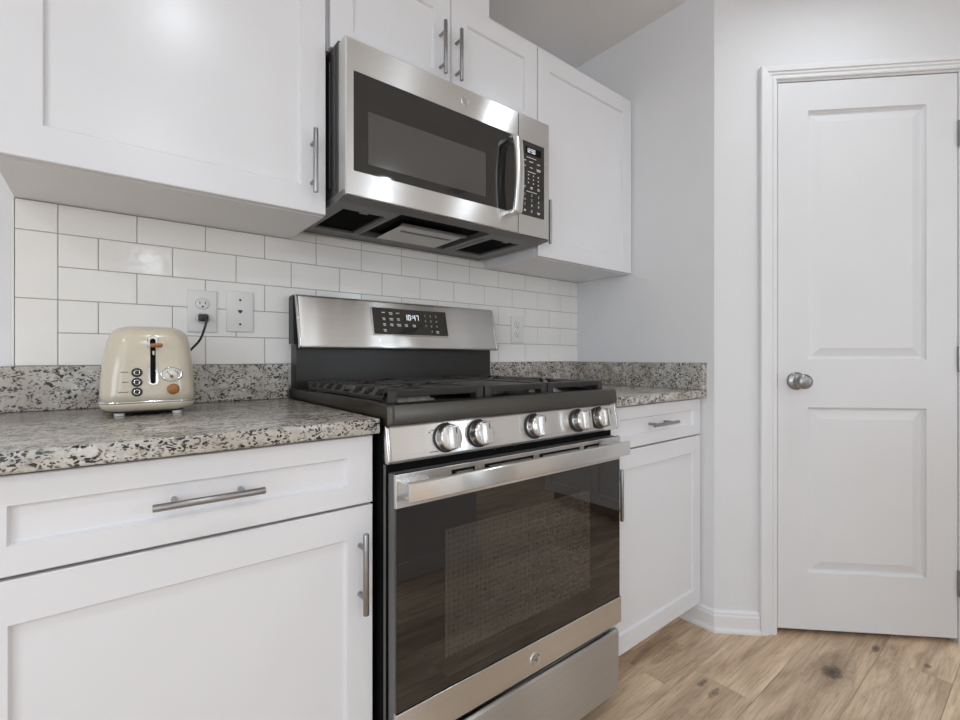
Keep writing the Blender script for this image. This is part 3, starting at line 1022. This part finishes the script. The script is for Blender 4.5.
def emblem(parent, cx, cy, cz, r):
    rg = MB().lathe([(r, 0), (r, 0.0014), (r * .93, 0.0020), (r * .86, 0.0014), (r * .84, 0.0006), (0, 0.0006)], (cx, cy, cz), (0, -1, 0), 40, flat=True).build('emblem', M['steel'], parent)
    sc = MB()
    mt = Matrix.Translation((cx, cy - .0010, cz)) @ xm
    # cursive monogram drawn with thin strokes plus four rim curls
    sc.text('G', r * 1.05, mt @ Matrix.Translation((-r * .25, r * .1, 0)) @ Matrix.Shear('XY', 4, (0.25, 0)), 0.0003)
    sc.text('E', r * 0.95, mt @ Matrix.Translation((r * .27, -r * .08, 0)) @ Matrix.Shear('XY', 4, (0.25, 0)), 0.0003)
    for q in range(4):
        a0 = q * PI / 2 + PI / 4
        pts = []
        for i in range(9):
            a = a0 - 0.42 + i * 0.105
            rr = r * (0.70 + 0.09 * math.sin(i / 8 * PI * 2))
            pts.append((cx + rr * math.cos(a), cy - .0011, cz + rr * math.sin(a)))
        sc.tube(pts, r * 0.045, 6)
    sc.build('monogram', M['nickel'], rg)


emblem(rail, 0.3945, DY - .003, 0.2935, 0.0165)
# warming drawer
k = MB()
k.prism([(-0.640, 0.058), (-0.664, 0.054), (-0.666, 0.058), (-0.666, 0.232), (-0.662, 0.2385), (-0.650, 0.2385), (-0.650, 0.2300), (-0.640, 0.2300)], 'x', DX0 + .001, DX1 - .004, 0.0008)
k.build('storage_drawer', M['steel_dull'], rng, smooth_angle=40)
# screws seen in the gap under the fascia
for sx in (0.296, 0.363):
    for sz in (0.816, 0.8225):
        MB().cyl((sx, -0.6318, sz), (sx, -0.6335, sz), 0.0012, n=8).build('gap_screw', M['steel_plain'], rng)

# grates
GZ0, GZ1 = 0.944, 0.968


def grate(x0, x1, left_teeth, right_teeth, fingers):
    g1 = MB()
    y0, y1 = -0.612, -0.112
    bw = 0.013
    # perimeter
    g1.prism([(y0, GZ1 - .002), (y0 + .004, GZ1), (y0 + bw + .004, GZ1), (y0 + bw + .006, GZ1 - .016), (y0 + .002, GZ1 - .016)], 'x', x0, x1, 0.001)
    g1.box(x0, x1, y1 - bw, y1, GZ1 - .015, GZ1, .002)
    for xe, teeth, s in ((x0, left_teeth, 1), (x1, right_teeth, -1)):
        xa, xb = sorted((xe, xe + s * bw))
        if not teeth:
            g1.box(xa, xb, y0, y1, GZ1 - .018, GZ1, .002)
        else:
            xa, xb = sorted((xe, xe + s * .010))
            g1.box(xa, xb, y0 + .01, y1, GZ0 + .0, GZ0 + .009, .0015)
            for i in range(9):
                yy = y0 + .02 + i * (y1 - y0 - .035) / 8
                poly = [(xe, GZ0 + .002), (xe + s * .004, GZ0 + .012), (xe + s * .012, GZ1 - .002), (xe + s * .016, GZ1), (xe + s * .040, GZ1), (xe + s * .040, GZ1 - .013), (xe + s * .020, GZ1 - .013), (xe + s * .012, GZ0 + .002)]
                g1.prism(poly, 'y', yy - .010, yy + .010, 0.001)
            xa, xb = sorted((xe + s * .034, xe + s * .047))
            g1.box(xa, xb, y0 + .006, y1, GZ1 - .013, GZ1 - .0005, .0015)
    # corner feet
    for fx in (x0, x1 - .022):
        for fy in (y0 - .001, y1 - .024):
            g1.box(fx, fx + .022, fy, fy + .026, 0.9318, GZ1 - .003, .003)
    if fingers:
        ym = (y0 + y1) / 2
        g1.box(x0 + .01, x1 - .01, ym - .006, ym + .006, GZ1 - .014, GZ1, .002)
        for cy in ((y0 + ym) / 2, (y1 + ym) / 2):
            cx = (x0 + x1) / 2
            for a in range(8):
                an = a * PI / 4
                dx, dy = math.cos(an), math.sin(an)
                lx = (x1 - x0) / 2 - .010
                ly = (y1 - y0) / 4 - .006
                ln = min(lx / abs(dx) if abs(dx) > .1 else 9, ly / abs(dy) if abs(dy) > .1 else 9)
                mt = Matrix.Translation((cx, cy, 0)) @ Matrix.Rotation(an, 4, 'Z')
                g1.box(0.026, ln, -.0055, .0055, GZ1 - .013, GZ1, .002, 2, mt)
    return g1


for xa, xb, lt, rt, nm in ((0.024, 0.279, True, False, 'left'), (0.503, 0.741, False, True, 'right')):
    gg = grate(xa, xb, lt, rt, True).build('grate', M['cast_iron'], rng)
cg = grate(0.283, 0.499, False, False, False).build('centre_grate', M['cast_iron'], rng)
k = MB().box(0.292, 0.490, -0.590, -0.132, GZ1 - .012, GZ1 - .003, .003)
k.box(0.300, 0.482, -0.345, -0.335, GZ1 - .004, GZ1 + .001, .001)
k.build('griddle_plate', M['griddle'], cg, smooth_angle=40)
for bx, by, br in ((0.152, -0.487, 0.047), (0.152, -0.237, 0.036), (0.622, -0.487, 0.040), (0.622, -0.237, 0.034), (0.391, -0.362, 0.045)):
    bb = MB().lathe([(br * 1.25, 0), (br * 1.2, 0.004), (br, 0.006), (br * .95, 0.014), (0, 0.014)], (bx, by, 0.9313), (0, 0, 1), 32).build('burner_base', M['alu'], rng)
    MB().lathe([(br * .98, 0.0142), (br, 0.017), (br * .93, 0.021), (0, 0.022)], (bx, by, 0.9313), (0, 0, 1), 32).build('burner_cap', M['burner_cap'], bb)

# ------------------------------------------------------------------ microwave
MX0, MX1, MY = 0.0235, 0.7400, -0.395
MZ0, MZ1 = 1.433, 1.8205
mw = thing('microwave', 'stainless over-the-range microwave hung below the short wall cabinet', 'microwave', (0.382, -0.2, 1.4265))
k = MB()
k.box(0.0220, 0.7480, -0.3520, -0.0100, 1.446, 1.829, 0.002)
# side ribs on the left flank
k.box(0.0185, 0.0225, -0.338, -0.318, 1.445, 1.822, .001).box(0.0195, 0.0225, -0.30, -0.05, 1.47, 1.80, .001)
body = k.build('body', M['dark_metal'], mw)
# underside tray with openings
k = MB()
UX0, UX1, UY0, UY1 = 0.0205, 0.7460, -0.388, -0.010
openings = [(0.056, 0.176, -0.302, -0.080), (0.200, 0.520, -0.352, -0.075), (0.566, 0.690, -0.302, -0.080)]
xs = [UX0, 0.056, 0.176, 0.200, 0.520, 0.566, 0.690, UX1]
k.box(UX0, UX1, UY1 - .060, UY1, 1.4265, 1.446)
k.box(xs[0], xs[1], UY0 + .036, UY1 - .060, 1.4265, 1.446).box(xs[2], xs[3], UY0 + .036, UY1 - .060, 1.4265, 1.446).box(xs[4], xs[5], UY0 + .036, UY1 - .060, 1.4265, 1.446).box(xs[6], xs[7], UY0 + .036, UY1 - .060, 1.4265, 1.446)
k.box(xs[1], xs[2], UY0 + .036, -0.302, 1.4265, 1.446).box(xs[5], xs[6], UY0 + .036, -0.302, 1.4265, 1.446)
k.box(xs[1], xs[2], -0.080, UY1 - .060, 1.4265, 1.446).box(xs[5], xs[6], -0.080, UY1 - .060, 1.4265, 1.446).box(xs[3], xs[4], -.075, UY1 - .060, 1.4265, 1.446)
k.prism([(UY0, 1.4315), (UY0 + .036, 1.4265), (UY0 + .036, 1.446), (UY0, 1.446)], 'x', UX0, UX1)
# raised ribs beside the filters
for rx in (0.183, 0.541):
    k.box(rx, rx + .004, -0.29, -0.09, 1.4245, 1.4270, .001)
tray = k.build('bottom_tray', M['grey_metal'], mw)
for ox0, ox1, oy0, oy1 in (openings[0], openings[2]):
    MB().box(ox0, ox1, oy0, oy1, 1.4335, 1.4385).build('grease_filter', M['filter'], mw)
    MB().box((ox0 + ox1) / 2 - .012, (ox0 + ox1) / 2 + .012, oy0 - .004, oy0 + .010, 1.4255, 1.4345, .001).build('filter_tab', M['grey_metal'], mw)
k = MB().box(0.2005, 0.5195, -0.352, -0.0755, 1.4445, 1.4458)
k.build('lamp_recess', M['black_gap'], mw)
lp_ = MB()
lp_.prism([(-0.245, 1.4300), (-0.076, 1.4272), (-0.076, 1.4292), (-0.245, 1.4330)], 'x', 0.262, 0.487).build('lamp_cover', M['lens'], mw)
MB().box(0.256, 0.493, -0.262, -0.246, 1.428, 1.4345, .001).box(0.285, 0.47, -0.200, -0.190, 1.4265, 1.4300, .001).build('lamp_bar', M['grey_metal'], mw)
# door
XS = 0.6000
k = MB()
k.panel_slab(MX0, XS - .0008, MZ0, MZ1, MY, -0.3525, [(MX0 + .0205, XS - .0005 - .014, MZ0 + .062, MZ1 - .079)], [(0.0008, 0.0020)], 0.003)
mdoor = k.build('door', M['steel'], mw)
dg_ = MB().box(MX0 + .0217, XS - .0157, MY + .0006, MY + .0019, MZ0 + .0632, MZ1 - .0802).build('door_glass', M['black_glass'], mdoor)
MB().box(0.083, 0.464, MY + .0001, MY + .0010, 1.520, 1.652).build('window_screen', M['mw_screen'], mdoor)
# handle: vertical steel bar bowed away from the glass
prof_pts = []
for i in range(13):
    tt = i / 12
    z = 1.487 + tt * 0.229
    bow = 0.040 + 0.009 * math.sin(PI * tt)
    prof_pts.append((MY - bow, z))
outer = prof_pts
inner = [(y + 0.010, z) for y, z in prof_pts]
poly = [(MY + .0004, 1.483)] + [(MY - .034, 1.481)] + outer + [(MY - .034, 1.7225), (MY + .0004, 1.724)] + [(MY + .0004, 1.712), (MY - .028, 1.709)] + inner[::-1][1:-1] + [(MY - .028, 1.494), (MY + .0004, 1.494)]
MB().prism(poly, 'x', 0.545, 0.578, 0.0012).build('handle', M['steel'], mdoor, smooth_angle=30)
emblem(mdoor, 0.386, MY, 1.7815, 0.0135)
# control column
k = MB()
k.box(XS + .0008, MX1, MY, -0.3525, MZ0, MZ1, 0.002)
cp = k.build('control_column', M['steel'], mw)
kp = MB().box(0.6045, 0.7160, MY - .0008, MY + .002, 1.4965, 1.7370, 0.0006).build('keypad', M['black_glass'], mw)
MB().box(0.629, 0.700, MY - .0012, MY - .0004, 1.6975, 1.7205).build('display_window', M['black_gap'], kp)
k = MB()
I4 = Matrix.Identity(4)
seven(k, '12:50', 0.0135, 0.6335, 1.7025, MY - .0018, I4)
k.build('clock_digits', M['led'], kp)
k = MB()
rr_ = random.Random(5)


def dash(cx, cz, w_, h_=0.0026):
    k.box(cx - w_ / 2, cx + w_ / 2, MY - .0012, MY - .0006, cz - h_ / 2, cz + h_ / 2)


dash(0.656, 1.6865, .044, .0022)
for cx, cz, w_ in ((0.626, 1.6745, .012), (0.655, 1.6735, .017), (0.689, 1.6725, .014), (0.626, 1.657, .008), (0.655, 1.655, .012), (0.689, 1.655, .019)):
    dash(cx, cz, w_)
dash(0.689, 1.6505, .016)
dash(0.657, 1.640, .036, .0022)
for i in range(3):
    for j in range(4):
        dash(0.620 + j * .0225, 1.630 - i * .0128, .0045, .004)
for j in range(3):
    dash(0.624 + j * .0325, 1.591, .011, .0025)
    dash(0.624 + j * .0325, 1.5865, .009, .0022)
dash(0.657, 1.5755, .048, .0022)
for i, row in enumerate((('1', '2', '3'), ('4', '5', '6'), ('7', '8', '9'))):
    for j, ch in enumerate(row):
        k.text(ch, 0.0125, Matrix.Translation((0.626 + j * .0315, MY - .0010, 1.5645 - i * .0165)) @ xm, 0.0002)
dash(0.626, 1.5140, .010); dash(0.626, 1.5100, .008)
k.text('0', 0.0125, Matrix.Translation((0.657, MY - .0010, 1.5125)) @ xm, 0.0002)
dash(0.689, 1.5130, .014); dash(0.689, 1.5090, .010)
k.build('key_legends', M['legend'], kp)

# ------------------------------------------------------------------ toaster
TX, TY = -0.3585, -0.1640
toaster = thing('toaster', 'cream retro toaster with chrome lever on the left granite counter', 'toaster', (TX, TY, 0.914))
secs = [(0.9455, 0.0838, 0.1230, 0.034), (0.960, 0.0836, 0.1230, 0.036), (0.990, 0.0826, 0.1222, 0.038), (1.020, 0.0806, 0.1208, 0.040), (1.048, 0.0776, 0.1185, 0.042), (1.068, 0.0742, 0.1150, 0.043), (1.082, 0.0700, 0.1110, 0.042), (1.092, 0.0640, 0.1050, 0.040), (1.0985, 0.0560, 0.0970, 0.036), (1.1022, 0.0460, 0.087, 0.030), (1.1035, 0.034, 0.072, 0.025)]
shell = MB().loft([rrect(hx, hy, r, TX + max(0, z - 1.0) * .035, TY, z, 8) for z, hx, hy, r in secs]).build('shell', M['cream'], toaster)
base_s = [(0.9230, 0.066, 0.106, 0.028), (0.9250, 0.073, 0.113, 0.032), (0.9300, 0.0810, 0.1205, 0.034), (0.9370, 0.0848, 0.1240, 0.036), (0.9405, 0.0852, 0.1245, 0.036)]
MB().loft([rrect(hx, hy, r, TX, TY, z, 8) for z, hx, hy, r in base_s]).build('base_skirt', M['cream'], toaster)
MB().loft([rrect(hx, hy, r, TX, TY, z, 8) for z, hx, hy, r in [(0.9406, 0.0850, 0.1243, 0.036), (0.9412, 0.0862, 0.1255, 0.036), (0.9445, 0.0862, 0.1255, 0.036), (0.9454, 0.0850, 0.1243, 0.036)]]).build('chrome_band', M['chrome'], toaster)
MB().loft([rrect(0.064, 0.104, 0.026, TX, TY, z, 8) for z in (0.9200, 0.9229)]).build('underside', M['black_plastic'], toaster)
for fx in (-0.0505, 0.0505):
    for fy in (-0.095, 0.095):
        MB().cyl((TX + fx, TY + fy, 0.9143), (TX + fx, TY + fy, 0.9199), 0.0085, 0.0095, n=20).build('foot', M['plastic_white'], toaster)
for sx in (-0.018, 0.018):
    MB().box(TX + sx - .008, TX + sx + .008, TY - .058, TY + .058, 1.1020, 1.1040, .0005).build('bread_slot', M['black_gap'], toaster)
FYT = TY - 0.1222


def front_y(z):
    for (za, _, ha, _), (zb, _, hb_, _) in zip(secs, secs[1:]):
        if za <= z <= zb:
            return TY - (ha + (hb_ - ha) * (z - za) / (zb - za))
    return TY - 0.123


# lever plate (follows the front), slot and lever knob
LX = TX + 0.0050


def stadium(hw, z0, z1, n_=8):
    pts = []
    for i in range(n_ + 1):
        a = PI * i / n_
        pts.append((LX + hw * math.cos(a), z1 - hw + hw * math.sin(a)))
    for i in range(n_ + 1):
        a = PI + PI * i / n_
        pts.append((LX + hw * math.cos(a), z0 + hw + hw * math.sin(a)))
    return pts


def front_plate(hw, z0, z1, out0, out1):
    b_ = MB()
    st = stadium(hw, z0, z1)
    A = [(x_, front_y(z_) - out0, z_) for x_, z_ in st]
    B = [(x_, front_y(z_) - out1, z_) for x_, z_ in st]
    return b_.loft([A, B], True, False)


lev = front_plate(0.0090, 0.977, 1.083, -0.002, 0.0022).build('lever_plate', M['chrome'], toaster)
front_plate(0.0046, 0.981, 1.076, -0.001, 0.0027).build('lever_slot', M['black_gap'], lev)
yl = front_y(1.062)
k = MB().box(LX - .0035, LX + .0035, yl - .020, yl - .002, 1.0585, 1.0650, .001)
k.box(LX - .0060, LX + .0155, yl - .028, yl - .016, 1.0570, 1.0655, .003)
k.build('lever', M['brown'], toaster, smooth_angle=50)
for bz in (1.0045, 0.9845, 0.9645):
    yy = front_y(bz)
    o0 = (TX - 0.0225, yy + .0005, bz)
    bt = MB().lathe([(0.0094, 0), (0.0094, 0.0020), (0.0080, 0.0030), (0.0058, 0.0024), (0, 0.0024)], o0, (0, -1, 0), 28).build('button', M['ink'], toaster)
    MB().lathe([(0.0056, 0.0022), (0.0056, 0.0036), (0.0050, 0.0040), (0.0036, 0.0040), (0.0036, 0.0032)], o0, (0, -1, 0), 28).build('chrome_ring', M['chrome'], bt)
    MB().lathe([(0.0034, 0.0024), (0.0034, 0.0042), (0, 0.0046)], o0, (0, -1, 0), 24).build('button_centre', M['ink'], bt)
k = MB()
for bz, w_ in ((1.0055, 0.0125), (0.9850, 0.0105), (0.9645, 0.0165)):
    yy = front_y(bz)
    nseg = int(w_ / 0.0021)
    for i in range(nseg):
        x0 = TX - 0.0365 - w_ + i * w_ / nseg
        k.box(x0, x0 + w_ / nseg * .7, yy - .0004, yy + .001, bz - .0009, bz + .0009)
k.build('button_captions', M['grey_ink'], toaster)
# gauge
GX, GZ = TX + 0.0375, 1.0000
yy = front_y(GZ)
ga = MB().lathe([(0.0205, -0.001), (0.0205, 0.0020), (0.0192, 0.0036), (0.0176, 0.0036), (0.0168, 0.0018), (0.0, 0.0018)], (GX, yy, GZ), (0, -1, 0), 40, (1.0, 0.78)).build('gauge_rim', M['chrome'], toaster)
MB().lathe([(0.0167, 0.0019), (0.0167, 0.0023), (0, 0.0023)], (GX, yy, GZ), (0, -1, 0), 40, (1.0, 0.78)).build('gauge_face', M['ivory'], ga)
k = MB()
for i in range(9):
    a = math.radians(20 + i * 17.5)
    c0, s0 = math.cos(a), math.sin(a)
    k.tube([(GX + .0112 * c0, yy - .0024, GZ - .002 + .0100 * s0), (GX + .0138 * c0, yy - .0024, GZ - .002 + .0124 * s0)], 0.00045 if i > 2 else 0.0009, 6)
k.tube([(GX, yy - .0026, GZ - .004), (GX - .0085, yy - .0026, GZ + .0055)], 0.0006, 6)
k.build('gauge_marks', M['ink'], ga)
MB().lathe([(0.0034, 0.0022), (0.0034, 0.0034), (0, 0.0040)], (GX, yy, GZ - .0045), (0, -1, 0), 20).build('gauge_hub', M['brown'], ga)
MB().lathe([(0.0112, 0), (0.0112, 0.006), (0.0104, 0.0105), (0.0085, 0.012), (0, 0.0125)], (TX + 0.0405, front_y(.9685) + .0005, 0.9685), (0, -1, 0), 32).build('browning_knob', M['brown'], toaster)
# cord to the outlet
pz = 1.1430
pl = MB().box(-0.2365, -0.2140, -0.043, -0.0166, pz - .009, pz + .0095, .003).build('plug', M['black_plastic'], toaster, smooth_angle=50)
pts = []
P = [Vector((-0.2235, -0.042, pz - .001)), Vector((-0.2225, -0.075, pz - .004)), Vector((-0.236, -0.062, 1.085)), Vector((-0.262, -0.040, 1.045)), Vector((-0.290, -0.0355, 0.975)), Vector((-0.320, -0.0350, 0.950))]
P = [P[0]] + P + [P[-1]]
for i in range(1, len(P) - 2):
    for j in range(8):
        t_ = j / 8
        p0, p1, p2, p3 = P[i - 1], P[i], P[i + 1], P[i + 2]
        pts.append(0.5 * ((2 * p1) + (-p0 + p2) * t_ + (2 * p0 - 5 * p1 + 4 * p2 - p3) * t_ ** 2 + (-p0 + 3 * p1 - 3 * p2 + p3) * t_ ** 3))
pts.append(P[-2])
MB().tube(pts, 0.0030, 10).build('power_cord', M['black_plastic'], toaster)

# ------------------------------------------------------------------ the part of the kitchen behind the camera (seen in reflections)
isl = thing('kitchen_island', 'white panelled kitchen island across the aisle, seen reflected in the oven glass', 'island', (0.71, -2.04, 0))
k = MB().box(0.56, 1.06, -2.36, -1.745, FL + 0.0005, 0.883)
k.build('body', M['cabinet'], isl)
MB().box(0.55, 1.075, -2.37, -1.733, FL + 0.0008, 0.098, .003).build('plinth', M['trim'], isl)
MB().box(0.53, 1.095, -2.42, -1.715, 0.8835, 0.9135, .003).build('worktop', M['granite'], isl)
# run of base cabinets on the right beyond the pantry
sb = thing('side_cabinet', 'white cabinet run beyond the pantry, seen reflected in the oven glass', 'cabinet', (2.3, -1.75, 0))
MB().box(2.02, 2.60, -2.16, -1.345, 0.10, 0.8835).build('carcass', M['cabinet'], sb)
MB().box(2.09, 2.60, -2.15, -1.345, FL + 0.001, 0.099).build('toe_kick', M['toe'], sb)
R90 = Matrix.Translation((2.0, 0, 0)) @ Matrix.Rotation(-PI / 2, 4, 'Z')
for a, b_ in ((1.350, 1.752), (1.755, 2.155)):
    MB().panel_slab(a, b_, 0.105, 0.878, 0.0, 0.0195, [(a + .055, b_ - .055, 0.165, 0.818)], SHAKER).build('door', M['cabinet'], sb, mtx=R90)
MB().box(1.98, 2.615, -2.18, -1.345, 0.8838, 0.9138, .003).build('worktop', M['granite'], sb)

# downlights
for i, (lx, ly) in enumerate(DOWNLIGHTS):
    d = MB().lathe([(0.066, -0.001), (0.066, -0.0135), (0.070, -0.0145), (0.088, -0.010), (0.090, -0.0005), (0.066, -0.001)], (lx, ly, ZC), (0, 0, 1), 40).build('ceiling_downlight', M['trim'])
    tag(d, 'round white recessed ceiling light ring behind the camera', 'ceiling light', 'recessed ceiling lights')
# ceiling air register mirrored in the microwave door
vt = thing('ceiling_register', 'white ceiling air register reflected in the microwave door', 'vent', (1.87, -2.42, ZC - .012))
k = MB()
k.box(1.77, 1.97, -2.58, -2.56, ZC - .008, ZC - .0005).box(1.77, 1.97, -2.28, -2.26, ZC - .008, ZC - .0005).box(1.77, 1.79, -2.56, -2.28, ZC - .008, ZC - .0005).box(1.95, 1.97, -2.56, -2.28, ZC - .008, ZC - .0005)
k.build('frame', M['trim'], vt)
MB().box(1.79, 1.95, -2.56, -2.28, ZC - .0018, ZC - .0006).build('duct', M['black_gap'], vt)
k = MB()
for i in range(11):
    yy = -2.545 + i * .025
    k.box(1.79, 1.95, yy, yy + .011, ZC - .007, ZC - .0035)
k.build('louvers', M['trim'], vt)

# dining room ceiling lamp far behind the camera
fl = thing('ceiling_lamp', 'round white drum ceiling lamp in the dining area behind the camera', 'lamp', (0.05, -6.2, ZC - .09))
MB().lathe([(0.19, 0), (0.19, -0.088), (0.185, -0.088), (0.185, -0.002), (0, -0.002)], (0.05, -6.2, ZC - .0005), (0, 0, 1), 40).build('lamp_shade', M['ivory'], fl)
